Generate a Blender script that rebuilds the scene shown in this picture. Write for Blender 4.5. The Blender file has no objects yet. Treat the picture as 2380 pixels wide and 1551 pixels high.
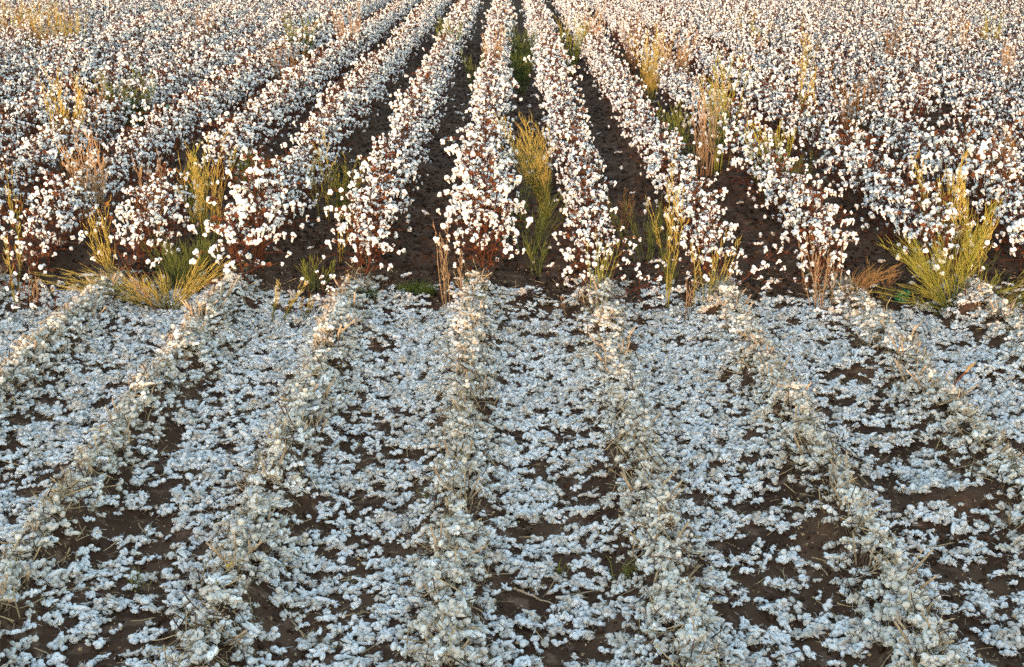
import bpy, math, random
import numpy as np
from mathutils import Vector, Matrix, Euler, noise

random.seed(7)
RNG = np.random.default_rng(11)
scene = bpy.context.scene
COL = scene.collection
R = math.radians

# ------------------------------------------------------------------ camera model
F = 3000.0              # focal length in pixels of a 2380 wide picture
CX, CY, HOR = 1187.0, 775.5, -188.0
PITCH = math.atan((CY - HOR) / F)
W = 1.016               # row spacing
K = 0.321               # row spacing in pixels per pixel below the horizon
HC = W * math.cos(PITCH) / K
OFF = -0.28             # first row, in spacings
SP, CP = math.sin(PITCH), math.cos(PITCH)


def at(u, v, z=0.0):
    """the point of the plane at height z seen at picture position u, v"""
    dx, dy = (u - CX) / F, (v - CY) / F
    d = Vector((dx, CP - dy * SP, -SP - dy * CP))
    t = (z - HC) / d.z
    return Vector((d.x * t, d.y * t, z))


def depth(y, z=0.0):
    return y * CP + (HC - z) * SP


cam_d = bpy.data.cameras.new('camera')
cam = bpy.data.objects.new('camera', cam_d)
COL.objects.link(cam)
cam.location = (0, 0, HC)
cam.rotation_euler = (math.pi / 2 - PITCH, 0, 0)
cam_d.sensor_width = 36
cam_d.lens = 36 * F / 2380
cam_d.clip_end = 2000
cam_d.shift_x = (1190 - CX) / 2380
scene.camera = cam

# ------------------------------------------------------------------ light
ELEV, AZ = R(4.5), R(5.0)
world = bpy.data.worlds.new('World')
scene.world = world
world.use_nodes = True
nt = world.node_tree
nt.nodes.clear()
sky = nt.nodes.new('ShaderNodeTexSky')
sky.sky_type = 'NISHITA'
sky.sun_disc = False
sky.sun_elevation = ELEV
sky.sun_rotation = math.pi + AZ
sky.air_density = 1.0
sky.dust_density = 0.6
sky.ozone_density = 1.0
bg = nt.nodes.new('ShaderNodeBackground')
bg.inputs['Strength'].default_value = 0.15
wo = nt.nodes.new('ShaderNodeOutputWorld')
nt.links.new(sky.outputs[0], bg.inputs[0])
nt.links.new(bg.outputs[0], wo.inputs[0])

sun_d = bpy.data.lights.new('sun', 'SUN')
sun_d.energy = 0.62
sun_d.angle = R(0.5)
sun_d.color = (1.0, 0.66, 0.43)
sun = bpy.data.objects.new('sun', sun_d)
COL.objects.link(sun)
sun_dir = Vector((math.sin(AZ) * math.cos(ELEV), math.cos(AZ) * math.cos(ELEV), -math.sin(ELEV)))
sun.rotation_euler = sun_dir.to_track_quat('-Z', 'Y').to_euler()
sun.location = (0, -20, 10)

scene.view_settings.view_transform = 'Standard'
scene.view_settings.look = 'None'
scene.view_settings.exposure = 2.95
scene.view_settings.gamma = 1
scene.view_settings.use_curve_mapping = False
scene.cycles.max_bounces = 5
scene.cycles.diffuse_bounces = 1
scene.cycles.glossy_bounces = 1
scene.cycles.transmission_bounces = 2
scene.cycles.use_denoising = False
scene.cycles.caustics_reflective = False
scene.cycles.caustics_refractive = False


# ------------------------------------------------------------------ helpers
def lattice(ix, iy, seed):
    h = (ix.astype(np.int64) * 374761393 + iy.astype(np.int64) * 668265263 + seed * 974711) & 0x7fffffff
    h = ((h ^ (h >> 13)) * 1274126177) & 0x7fffffff
    return ((h ^ (h >> 16)) & 0xffff) / 65535.0


def vnoise(x, y, seed=0):
    x = np.asarray(x, float); y = np.asarray(y, float)
    ix, iy = np.floor(x), np.floor(y)
    fx, fy = x - ix, y - iy
    fx = fx * fx * (3 - 2 * fx); fy = fy * fy * (3 - 2 * fy)
    a = lattice(ix, iy, seed); b = lattice(ix + 1, iy, seed)
    c = lattice(ix, iy + 1, seed); d = lattice(ix + 1, iy + 1, seed)
    return (a * (1 - fx) + b * fx) * (1 - fy) + (c * (1 - fx) + d * fx) * fy


def fbm(x, y, seed=0, octs=3):
    s, a, t = 0, 1.0, 0.0
    for k in range(octs):
        s = s + a * vnoise(np.asarray(x) * 2 ** k, np.asarray(y) * 2 ** k, seed + k * 17)
        t += a
        a *= 0.5
    return s / t


def sstep(a, b, x):
    t = np.clip((np.asarray(x, float) - a) / (b - a), 0, 1)
    return t * t * (3 - 2 * t)


def ico(sub):
    import bmesh
    bm = bmesh.new()
    bmesh.ops.create_icosphere(bm, subdivisions=sub, radius=1.0)
    v = np.array([x.co[:] for x in bm.verts])
    f = np.array([[y.index for y in x.verts] for x in bm.faces])
    bm.free()
    return v, f


ICO = {1: ico(1), 2: ico(2), 3: ico(3)}


class MB:
    """collects triangles and becomes one mesh"""

    def __init__(self):
        self.v, self.f, self.m, self.n = [], [], [], 0

    def add(self, v, f, mat=0):
        v = np.asarray(v, float).reshape(-1, 3)
        f = np.asarray(f, int).reshape(-1, 3)
        self.v.append(v); self.f.append(f + self.n)
        self.m.append(np.full(len(f), mat)); self.n += len(v)

    def merge(self, other, M, mat_shift=0):
        M = np.array(M)
        for v, f, m in zip(other.v, other.f, other.m):
            pass
        V, Fc, Mt = other.arrays()
        V = V @ M[:3, :3].T + M[:3, 3]
        self.v.append(V); self.f.append(Fc + self.n); self.m.append(Mt + mat_shift); self.n += len(V)

    def arrays(self):
        return np.concatenate(self.v), np.concatenate(self.f), np.concatenate(self.m)

    def lump(self, c, r, rot=None, sub=2, amp=0.25, fr=1.6, seed=0.0, mat=0):
        v, f = ICO[sub]
        o = Vector((seed * 3.17, seed * 1.31, seed * 7.7))
        d = np.array([1 + amp * (noise.noise(Vector(p) * fr + o) + 0.45 * noise.noise(Vector(p) * fr * 2.6 + o)) for p in v])
        w = v * d[:, None] * np.asarray(r)
        if rot is not None:
            w = w @ np.array(rot).T
        self.add(w + np.asarray(c), f, mat)

    def tube(self, pts, rad, sides=3, mat=0):
        pts = [Vector(p) for p in pts]
        n = len(pts)
        if not hasattr(rad, '__len__'):
            rad = [rad] * n
        vs = []
        for i, p in enumerate(pts):
            t = (pts[min(i + 1, n - 1)] - pts[max(i - 1, 0)])
            t = t.normalized() if t.length > 1e-9 else Vector((0, 0, 1))
            a = Vector((1, 0.13, 0)) if abs(t.x) < 0.8 else Vector((0, 1, 0.1))
            b = t.cross(a).normalized(); c = t.cross(b)
            for k in range(sides):
                q = 2 * math.pi * k / sides
                vs.append(p + (b * math.cos(q) + c * math.sin(q)) * rad[i])
        fs = []
        for i in range(n - 1):
            for k in range(sides):
                a0, a1 = i * sides + k, i * sides + (k + 1) % sides
                b0, b1 = a0 + sides, a1 + sides
                fs += [(a0, a1, b1), (a0, b1, b0)]
        for k in range(1, sides - 1):
            fs.append((0, k + 1, k)); e = (n - 1) * sides
            fs.append((e, e + k, e + k + 1))
        self.add([v[:] for v in vs], fs, mat)

    def mesh(self, name, mats, smooth=True):
        V, Fc, Mt = self.arrays()
        me = bpy.data.meshes.new(name)
        me.vertices.add(len(V)); me.vertices.foreach_set('co', V.astype(np.float32).ravel())
        me.loops.add(len(Fc) * 3); me.loops.foreach_set('vertex_index', Fc.astype(np.int32).ravel())
        me.polygons.add(len(Fc))
        me.polygons.foreach_set('loop_start', np.arange(0, len(Fc) * 3, 3, dtype=np.int32))
        for m in mats:
            me.materials.append(m)
        me.polygons.foreach_set('material_index', Mt.astype(np.int32))
        me.polygons.foreach_set('use_smooth', np.full(len(Fc), smooth))
        me.update(); me.validate()
        return me

    def obj(self, name, mats, parent=None, smooth=True):
        o = bpy.data.objects.new(name, self.mesh(name, mats, smooth))
        COL.objects.link(o)
        o.parent = parent
        return o


def tag(o, label=None, cat=None, group=None, kind=None):
    for k, v in (('label', label), ('category', cat), ('group', group), ('kind', kind)):
        if v:
            o[k] = v
    return o


def empty(name, loc, rot=(0, 0, 0), scl=1.0):
    o = bpy.data.objects.new(name, None)
    COL.objects.link(o)
    o.location = loc; o.rotation_euler = rot; o.scale = (scl,) * 3
    o.empty_display_size = 0.1
    return o


# ------------------------------------------------------------------ materials
def mat(name, c1, c2=None, scale=30.0, rough=1.0, specks=None, bump=0.0, bump_scale=200.0, rnd=0.0, spec=0.1, stain=None):
    m = bpy.data.materials.new(name)
    m.use_nodes = True
    t = m.node_tree; N, L = t.nodes, t.links
    b = N['Principled BSDF']
    b.inputs['Roughness'].default_value = rough
    b.inputs['Specular IOR Level'].default_value = spec
    tc = N.new('ShaderNodeTexCoord')
    nz = N.new('ShaderNodeTexNoise'); nz.inputs['Scale'].default_value = scale; nz.inputs['Detail'].default_value = 3
    L.new(tc.outputs['Object'], nz.inputs['Vector'])
    rp = N.new('ShaderNodeValToRGB')
    rp.color_ramp.elements[0].position = 0.32; rp.color_ramp.elements[1].position = 0.68
    rp.color_ramp.elements[0].color = (*c1, 1); rp.color_ramp.elements[1].color = (*(c2 or c1), 1)
    L.new(nz.outputs['Fac'], rp.inputs['Fac'])
    out = rp.outputs['Color']

    def mix(fac, col, mode='MIX'):
        nonlocal out
        x = N.new('ShaderNodeMix'); x.data_type = 'RGBA'; x.blend_type = mode
        if hasattr(fac, 'default_value'):
            L.new(fac, x.inputs[0])
        else:
            x.inputs[0].default_value = fac
        L.new(out, x.inputs[6])
        if isinstance(col, tuple):
            x.inputs[7].default_value = (*col, 1)
        else:
            L.new(col, x.inputs[7])
        out = x.outputs[2]

    if stain:
        n2 = N.new('ShaderNodeTexNoise'); n2.inputs['Scale'].default_value = stain[1]; n2.inputs['Detail'].default_value = 4
        L.new(tc.outputs['Object'], n2.inputs['Vector'])
        r2 = N.new('ShaderNodeValToRGB')
        r2.color_ramp.elements[0].position = stain[2]; r2.color_ramp.elements[1].position = stain[2] + 0.12
        L.new(n2.outputs['Fac'], r2.inputs['Fac'])
        mix(r2.outputs['Color'], stain[0])
    if specks:
        vo = N.new('ShaderNodeTexVoronoi'); vo.inputs['Scale'].default_value = specks[1]
        L.new(tc.outputs['Object'], vo.inputs['Vector'])
        ls = N.new('ShaderNodeMath'); ls.operation = 'LESS_THAN'; ls.inputs[1].default_value = specks[2]
        L.new(vo.outputs['Distance'], ls.inputs[0])
        mix(ls.outputs[0], specks[0])
    if rnd:
        oi = N.new('ShaderNodeObjectInfo')
        mr = N.new('ShaderNodeMapRange'); mr.inputs[3].default_value = 1 - rnd; mr.inputs[4].default_value = 1.0
        L.new(oi.outputs['Random'], mr.inputs[0])
        cc = N.new('ShaderNodeCombineColor')
        for k in range(3):
            L.new(mr.outputs[0], cc.inputs[k])
        mix(1.0, cc.outputs[0], 'MULTIPLY')
    L.new(out, b.inputs['Base Color'])
    if bump:
        n3 = N.new('ShaderNodeTexNoise'); n3.inputs['Scale'].default_value = bump_scale; n3.inputs['Detail'].default_value = 4
        L.new(tc.outputs['Object'], n3.inputs['Vector'])
        bp = N.new('ShaderNodeBump'); bp.inputs['Strength'].default_value = bump; bp.inputs['Distance'].default_value = 0.01
        L.new(n3.outputs['Fac'], bp.inputs['Height'])
        L.new(bp.outputs[0], b.inputs['Normal'])
    return m


M_LINT = mat('boll_lint', (0.70, 0.69, 0.68), (0.80, 0.79, 0.78), 40, bump=0.15, bump_scale=130, rnd=0.08)
M_DIRTY = mat('loose_lint', (0.70, 0.67, 0.63), (0.86, 0.84, 0.82), 22, bump=0.12, bump_scale=120, rnd=0.16,
              specks=((0.05, 0.035, 0.025), 55, 0.085), stain=((0.50, 0.42, 0.33), 20, 0.64))
M_MATTED = mat('matted_lint', (0.52, 0.45, 0.37), (0.78, 0.73, 0.67), 24, bump=0.15, bump_scale=120, rnd=0.2,
               specks=((0.06, 0.04, 0.025), 55, 0.11), stain=((0.36, 0.25, 0.15), 22, 0.58))
M_FIBRE = mat('lint_fibre', (0.55, 0.50, 0.44), (0.70, 0.67, 0.62), 30)
M_STALK = mat('cotton_stalk', (0.055, 0.018, 0.010), (0.13, 0.040, 0.018), 25, rough=0.7)
M_BURR = mat('cotton_burr', (0.085, 0.027, 0.012), (0.17, 0.058, 0.024), 40, rough=0.8)
M_LEAF = mat('dry_leaf', (0.06, 0.022, 0.011), (0.16, 0.06, 0.022), 30, rough=0.8)
M_GLEAF = mat('green_leaf', (0.05, 0.075, 0.015), (0.10, 0.12, 0.02), 20, rough=0.7)
M_STRAW = mat('straw', (0.40, 0.27, 0.14), (0.55, 0.41, 0.24), 20, rough=0.8, rnd=0.35)
M_TWIG = mat('dark_twig', (0.06, 0.035, 0.025), (0.14, 0.085, 0.055), 20, rough=0.8, rnd=0.3)
M_STUB = mat('cut_stalk', (0.30, 0.20, 0.12), (0.52, 0.38, 0.25), 30, rough=0.8, rnd=0.25)
M_DEAD = mat('shade_dark_leaf_litter', (0.016, 0.009, 0.006), (0.045, 0.026, 0.017), 30, rnd=0.4)  # dead leaves, near black so that furrow shade is put into their colour
M_CLOD = mat('soil_clod', (0.040, 0.019, 0.011), (0.10, 0.053, 0.032), 40, rnd=0.45, bump=0.5, bump_scale=120)
M_SOIL = mat('soil', (0.042, 0.020, 0.011), (0.100, 0.053, 0.030), 2.2, bump=1.0, bump_scale=45,
             stain=((0.150, 0.086, 0.054), 9, 0.56))
PAL = {}
for key, s, h, g in (('gold', (.27, .22, .05), (.50, .35, .085), (.10, .115, .025)),
                     ('olive', (.22, .22, .045), (.34, .29, .055), (.085, .11, .022)),
                     ('green', (.10, .125, .03), (.20, .20, .04), (.07, .10, .022)),
                     ('dark', (.10, .125, .035), (.13, .145, .035), (.06, .085, .022)),
                     ('tan', (.33, .20, .11), (.46, .29, .16), (.22, .16, .07)),
                     ('brown', (.20, .105, .045), (.27, .15, .06), (.13, .09, .035)),
                     ('red', (.36, .16, .10), (.42, .26, .09), (.16, .13, .04))):
    d = lambda c: tuple(x * 0.85 for x in c)
    PAL[key] = (mat(key + '_stem', d(s), s, 12, rough=0.8), mat(key + '_seed_head', d(h), h, 16, rough=0.9), mat(key + '_foliage', d(g), g, 14, rough=0.8))

# ------------------------------------------------------------------ ground
MOUNDS = [(860, 775, .08, .17), (1090, 795, .07, .16), (1400, 800, .10, .16), (500, 780, .08, .17), (440, 850, .07, .16), (140, 800, .06, .15),
          (60, 860, .06, .15), (760, 830, .06, .14), (690, 1150, .10, .15), (1830, 985, .10, .15), (2200, 1150, .11, .18), (1700, 850, .06, .14),
          (1990, 840, .06, .16), (1900, 1225, .07, .14), (330, 960, .06, .14), (1530, 1260, .07, .14), (150, 1250, .07, .14), (2340, 850, .07, .2),
          (235, 690, .08, .1), (1120, 700, .06, .12), (570, 700, .06, .13), (2240, 735, .09, .13), (1650, 735, .07, .13), (1920, 730, .06, .14)]
MOUNDS = [(*at(u, v).xy, h, s) for u, v, h, s in MOUNDS]
BARE = [(380, 1189, 60, 18), (323, 1311, 45, 27), (380, 1402, 60, 14), (266, 1485, 80, 13), (783, 1387, 60, 26), (787, 1303, 46, 20), (342, 1257, 45, 10),
        (779, 1204, 60, 15), (266, 1041, 90, 15), (1246, 1200, 48, 30), (835, 1303, 55, 20), (801, 1356, 60, 18), (1253, 1360, 50, 15), (1348, 1436, 55, 28),
        (1227, 1440, 50, 12), (907, 1505, 36, 20), (1120, 1467, 34, 24), (1367, 1087, 75, 28), (892, 1022, 70, 9), (824, 1075, 50, 14), (865, 1140, 45, 13),
        (1409, 1121, 50, 14), (1177, 1341, 40, 20), (1799, 1144, 50, 28), (1799, 1227, 70, 27), (1845, 1292, 65, 15), (1723, 1410, 50, 24), (1879, 1470, 55, 24),
        (2042, 1102, 70, 24), (2107, 1277, 70, 28), (2202, 1349, 70, 23), (2278, 1474, 70, 28), (2316, 1303, 50, 24), (1769, 1318, 50, 20), (1974, 1022, 70, 14),
        (2316, 1075, 60, 35), (1955, 1539, 60, 14), (40, 1050, 60, 14), (560, 1250, 30, 14), (1750, 730, 60, 20), (1000, 720, 80, 10), (1250, 715, 80, 9),
        (820, 740, 40, 10), (640, 930, 50, 9), (240, 905, 45, 12), (400, 900, 40, 9), (1440, 870, 40, 9), (1980, 920, 40, 10), (2050, 1040, 60, 16)]
BARE = [(*at(u, v).xy, rx / F * depth(at(u, v).y), abs(at(u, v - ry).y - at(u, v).y)) for u, v, rx, ry in BARE]


def edge_y(x):
    return 10.35 - 0.045 * np.asarray(x) + 0.12 * (fbm(np.asarray(x) * 1.3 + 40, 0.5, 5) - 0.5)


def ridge(x):
    """1 on a row, 0 in the furrow"""
    return 0.5 + 0.5 * np.cos(2 * math.pi * (np.asarray(x) / W - OFF))


def ground_z(x, y):
    x = np.asarray(x, float); y = np.asarray(y, float)
    wob = 0.05 * (vnoise(y * 0.7, x * 0.2, 3) - 0.5)
    z = (0.062 + 0.03 * (y < 10.3)) * (2 * ridge(x + wob) ** 3 - 1)
    z = z + 0.045 * (fbm(x * 1.7, y * 1.7, 21, 4) - 0.5) + 0.034 * (fbm(x * 8, y * 8, 31, 3) - 0.5)
    for mx, my, h, s in MOUNDS:
        z = z + h * np.exp(-((x - mx) ** 2 + (y - my) ** 2) / (2 * (s * 0.75) ** 2))
    far = sstep(75, 110, np.abs(x)) + sstep(75, 110, y)
    z = z * np.clip(1 - far, 0, 1)
    bank = 0.80 * (1 - sstep(0.2, 3.4, y)) + 0.1 * (1 - sstep(-6, -3.5, y)) + 0.05 * (fbm(x * 0.6, y * 0.6, 77, 3) - 0.5) * (y < 2)
    return z * sstep(1.5, 3.6, y) + bank


def lines(segs):
    out = []
    for a, b, s in segs:
        out.append(np.arange(a, b, s))
    return np.concatenate(out)


xs = lines([(-1500, -120, 120), (-120, -30, 6), (-30, -6, .12), (-6, 6, .03), (6, 30, .12), (30, 120, 6), (120, 1501, 120)])
ys = lines([(-200, -20, 20), (-20, 0, .5), (0, 4, .12), (4, 11, .03), (11, 22, .06), (22, 66, .16), (66, 120, 3), (120, 1501, 115)])
XX, YY = np.meshgrid(xs, ys)
ZZ = ground_z(XX, YY)
gm = MB()
nx, ny = len(xs), len(ys)
idx = np.arange(nx * ny).reshape(ny, nx)
a, b, c, d = idx[:-1, :-1].ravel(), idx[:-1, 1:].ravel(), idx[1:, 1:].ravel(), idx[1:, :-1].ravel()
gm.add(np.stack([XX.ravel(), YY.ravel(), ZZ.ravel()], 1), np.concatenate([np.stack([a, b, c], 1), np.stack([a, c, d], 1)]))
ground = gm.obj('ground', [M_SOIL])
tag(ground, 'dark brown ridged field soil showing through between the cotton', kind='structure')
del XX, YY, ZZ, gm


def gz(x, y):
    return float(ground_z(x, y))


# ------------------------------------------------------------------ scatter (for what nobody could count)
def scatter(name, variants, P, rot, scl, ids, label):
    pc = bpy.data.collections.new(name + '_kinds')
    for k, me in enumerate(variants):
        o = bpy.data.objects.new('%s_kind_%02d' % (name, k), me)
        pc.objects.link(o)
    me = bpy.data.meshes.new(name)
    me.vertices.add(len(P)); me.vertices.foreach_set('co', np.asarray(P, np.float32).ravel())
    me.attributes.new('rot', 'FLOAT_VECTOR', 'POINT').data.foreach_set('vector', np.asarray(rot, np.float32).ravel())
    me.attributes.new('scl', 'FLOAT', 'POINT').data.foreach_set('value', np.asarray(scl, np.float32))
    me.attributes.new('idx', 'INT', 'POINT').data.foreach_set('value', np.asarray(ids, np.int32))
    o = bpy.data.objects.new(name, me)
    COL.objects.link(o)
    g = bpy.data.node_groups.new(name, 'GeometryNodeTree')
    g.interface.new_socket('Geometry', in_out='INPUT', socket_type='NodeSocketGeometry')
    g.interface.new_socket('Geometry', in_out='OUTPUT', socket_type='NodeSocketGeometry')
    N, L = g.nodes, g.links
    gi, go = N.new('NodeGroupInput'), N.new('NodeGroupOutput')
    ci = N.new('GeometryNodeCollectionInfo')
    ci.inputs['Collection'].default_value = pc
    ci.inputs['Separate Children'].default_value = True
    ci.inputs['Reset Children'].default_value = True
    ip = N.new('GeometryNodeInstanceOnPoints')
    ip.inputs['Pick Instance'].default_value = True

    def attr(n, t):
        q = N.new('GeometryNodeInputNamedAttribute'); q.data_type = t
        q.inputs['Name'].default_value = n
        return next(s for s in q.outputs if s.enabled and s.name == 'Attribute')
    er = N.new('FunctionNodeEulerToRotation')
    L.new(attr('rot', 'FLOAT_VECTOR'), er.inputs[0])
    L.new(gi.outputs[0], ip.inputs['Points'])
    L.new(ci.outputs[0], ip.inputs['Instance'])
    L.new(attr('idx', 'INT'), ip.inputs['Instance Index'])
    L.new(er.outputs[0], ip.inputs['Rotation'])
    L.new(attr('scl', 'FLOAT'), ip.inputs['Scale'])
    L.new(ip.outputs[0], go.inputs[0])
    md = o.modifiers.new('spread', 'NODES')
    md.node_group = g
    tag(o, label, kind='stuff')
    return o


# ------------------------------------------------------------------ cotton bolls and plants
def rmat(rx, ry, rz):
    return Euler((rx, ry, rz)).to_matrix()


def make_boll(k):
    """an open boll hanging from the origin: slot 0 lint, slot 1 burr"""
    b = MB()
    rr = random.Random(100 + k)
    n = rr.choice((3, 4, 4, 5))
    tilt = rr.uniform(-0.5, 0.5)
    for j in range(n):
        q = 2 * math.pi * j / n + rr.uniform(-.3, .3)
        e = rr.uniform(0.010, 0.017)
        c = (e * math.cos(q), e * math.sin(q), 0.014 + rr.uniform(-.006, .006) + 0.010 * math.sin(q) * tilt)
        b.lump(c, (rr.uniform(.0125, .017), rr.uniform(.0125, .017), rr.uniform(.016, .022)), rmat(rr.uniform(-.5, .5), rr.uniform(-.5, .5), q), 2, 0.3, 1.5, k * 9.1 + j)
    if k % 2 == 0:          # lint pulled down by its own weight
        L = rr.uniform(0.03, 0.065)
        c = Vector((rr.uniform(-.008, .008), rr.uniform(-.008, .008), 0.002))
        m = 3
        for j in range(m):
            c = c + Vector((rr.uniform(-.006, .006), rr.uniform(-.006, .006), -L / m))
            s = 1 - 0.22 * j
            b.lump(c, (.0135 * s, .0125 * s, .018), rmat(0, 0, rr.uniform(0, 6)), 2, 0.35, 1.6, k * 5.3 + j + 40)
    for j in range(5):      # burr: five dry pointed valves
        q = 2 * math.pi * (j + rr.uniform(-.2, .2)) / 5
        o = rr.uniform(0.027, 0.038)
        d = Vector((math.cos(q), math.sin(q), 0)); s = Vector((-math.sin(q), math.cos(q), 0))
        z1 = rr.uniform(-.004, .014)
        pts = [Vector((0, 0, -.010)), d * o * .55 + s * .0105 + Vector((0, 0, -.006 + z1 * .3)), d * o * .55 - s * .0105 + Vector((0, 0, -.006 + z1 * .3)), d * o + Vector((0, 0, z1)),
               d * o * .5 + Vector((0, 0, -.012 + z1 * .3))]
        b.add([p[:] for p in pts], [(0, 1, 4), (0, 4, 2), (1, 3, 4), (4, 3, 2), (0, 2, 1), (1, 2, 3)], 1)
    return b


BOLLS = [make_boll(k) for k in range(10)]


def only(b, m):
    V, Fc, Mt = b.arrays()
    f = Fc[Mt == m]
    use, inv = np.unique(f.ravel(), return_inverse=True)
    o = MB(); o.add(V[use], inv.reshape(-1, 3))
    return o


BOLL_ME = [only(b, 0).mesh('boll', [M_LINT]) for b in BOLLS]
BURR_ME = [only(b, 1).mesh('burr', [M_BURR]) for b in BOLLS]


def add_boll(root, kb, M):
    o = bpy.data.objects.new('boll', BOLL_ME[kb]); COL.objects.link(o); o.parent = root; o.matrix_local = M
    q = bpy.data.objects.new('burr', BURR_ME[kb]); COL.objects.link(q); q.parent = o



def make_plant(k):
    """stalk builder, boll placements, builder of all bolls in one"""
    rr = random.Random(500 + k)
    st = MB(); pl = []
    h = rr.uniform(0.62, 0.78)
    lx, ly = rr.uniform(-.08, .08), rr.uniform(-.08, .08)
    axis = lambda z: Vector((lx * (z / h) ** 1.5 + .008 * math.sin(z * 23 + k), ly * (z / h) ** 1.5 + .008 * math.cos(z * 19 + k), z))
    zs = [h * t / 7 for t in range(8)]
    st.tube([Vector((0, 0, -.05))] + [axis(z) for z in zs], [.007] + [.0065 * (1 - .6 * t / 7) for t in range(8)], 5)
    nb = rr.randint(11, 13)
    az = rr.uniform(0, 6)
    for j in range(nb):
        z = 0.09 + (h - .11) * (j / (nb - 1)) ** 0.9
        az += 2.4 + rr.uniform(-.4, .4)
        f = (z - .09) / (h - .09)
        Lb = (0.35 - 0.20 * f ** 1.5) * rr.uniform(.6, 1.2)
        el = rr.uniform(0.15, 0.7)
        p = axis(z); pts = [p]
        segs = 4
        for i in range(segs):
            q = az + (0.35 if i % 2 else -0.35)
            p = p + Vector((math.cos(q) * math.cos(el), math.sin(q) * math.cos(el), math.sin(el) * (1 - .35 * i))) * (Lb / segs)
            pts.append(p)
        st.tube(pts, [.0042, .0036, .003, .0025, .002], 4)
        spots = [(segs, .95), (3, .75), (2, .5)] if .22 < f < .8 else ([(segs, .9), (2, .4)] if f > .5 else [(segs, .55), (3, .3)])
        for i, pr in spots:
            if rr.random() < pr:
                d = (pts[i] - pts[i - 1]).normalized()
                d = (d + Vector((rr.uniform(-.7, .7), rr.uniform(-.7, .7), rr.uniform(-.5, .4)))).normalized()
                c = pts[i] + Vector((d.x, d.y, d.z)) * .013
                if i != segs:
                    c = c + Vector((rr.uniform(-.02, .02), rr.uniform(-.02, .02), .01))
                    st.tube([pts[i], c - d * .010], .0016, 3)
                kb = rr.randrange(10)
                if kb % 2 == 0:
                    d = Vector((d.x * .35, d.y * .35, 1)).normalized()
                M = Matrix.Translation(c) @ d.to_track_quat('Z', 'Y').to_matrix().to_4x4() @ Matrix.Rotation(rr.uniform(0, 6.28), 4, 'Z') @ Matrix.Scale(rr.uniform(.54, .98), 4)
                pl.append((kb, M))
        for i in range(rr.randint(1, 3)):       # dry leaves and empty burrs
            c = pts[rr.randint(1, 3)] + Vector((0, 0, .01)); s = rr.uniform(.012, .030)
            a1 = Vector((rr.uniform(-1, 1), rr.uniform(-1, 1), rr.uniform(-1, 1))).normalized(); a2 = a1.orthogonal().normalized()
            st.add([(c - a1 * s)[:], (c + a2 * s * .8)[:], (c + a1 * s)[:], (c - a2 * s * .7)[:], (c + a1.cross(a2) * s * .5)[:]], [(0, 1, 4), (1, 2, 4), (2, 3, 4), (3, 0, 4)], 1)
    al = MB()
    for kb, M in pl:
        al.merge(BOLLS[kb], M)
    return st, pl, al


NV = 12
PLANTS = [make_plant(k) for k in range(NV)]
STALK_ME = [p[0].mesh('stalk', [M_STALK, M_LEAF]) for p in PLANTS]
LINT_ME = [p[2].mesh('boll_cluster', [M_LINT, M_BURR]) for p in PLANTS]
WHOLE_ME = []
for st, pl, al in PLANTS:
    w = MB(); w.merge(st, Matrix.Identity(4)); w.merge(al, Matrix.Identity(4), 2)
    WHOLE_ME.append(w.mesh('cotton_plants', [M_STALK, M_LEAF, M_LINT, M_BURR]))

ORD = ['first', 'second', 'third', 'fourth', 'fifth', 'sixth', 'seventh', 'eighth', 'ninth', 'tenth', 'eleventh', 'twelfth', 'thirteenth']


def row_text(i):
    return ('%s row left' % ORD[-i] if i <= 0 else '%s row right' % ORD[i - 1]) + ' of golden plume weed'


pts = []
for i in range(-27, 29):
    x0 = W * (i + OFF)
    x_c = x0 * 0.955 if abs(i) < 6 else x0
    y = float(edge_y(x0)) - 0.10 + random.uniform(0, .22)
    while y < 62:
        t = min(1, max(0, (y - 10) / 6))
        xx = (x0 * 0.965 + 0.01) * (1 - t) + x0 * t
        gap = vnoise(y * 0.45, i * 3.7, 91)
        if gap > 0.10:
            pts.append((xx + random.gauss(0, .04), y, i))
        y += random.uniform(0.095, 0.155)
seen = sorted([p for p in pts if abs(p[0]) < 0.405 * depth(p[1]) + .05], key=lambda p: depth(p[1]))
near = set(seen[:300]); single = set(seen[:55])
firsts = {}
for p in seen[:300]:
    firsts.setdefault(p[2], p)
fp, fr, fs, fi = [], [], [], []
for p in pts:
    x, y, i = p
    k = random.randrange(NV)
    end = y - float(edge_y(x)) < 0.6
    rot = (random.gauss(0, .10), random.gauss(0, .10), random.uniform(0, 6.28))
    if y - float(edge_y(x)) < .38:
        rot = (random.gauss(.30, .14), random.gauss(0, .22), random.uniform(0, 6.28))
    s = random.uniform(.80, 1.16) * (0.80 + 0.34 * vnoise(y * .45, i * 1.9, 44)) * (0.95 if end else 1.0)
    z = gz(x, y)
    if p not in near:
        fp.append((x, y, z)); fr.append(rot); fs.append(s); fi.append(k)
        continue
    root = empty('cotton_plant', (x, y, z), rot, s)
    if firsts[i] is p:
        tag(root, 'open white cotton plant at the cut end, %s' % row_text(i), 'cotton plant')
    else:
        tag(root, 'white cotton plant behind the end plant, %s' % row_text(i), 'cotton plant')
    root['group'] = 'standing cotton plants of the %s' % row_text(i)
    o = bpy.data.objects.new('stalk', STALK_ME[k]); COL.objects.link(o); o.parent = root
    if p in single:
        for kb, M in PLANTS[k][1]:
            add_boll(root, kb, M)
    else:
        o = bpy.data.objects.new('boll_cluster', LINT_ME[k]); COL.objects.link(o); o.parent = root; o['kind'] = 'stuff'
scatter('cotton_crop', WHOLE_ME, fp, fr, fs, fi, 'rows of white open cotton plants running back across the field')

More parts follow.
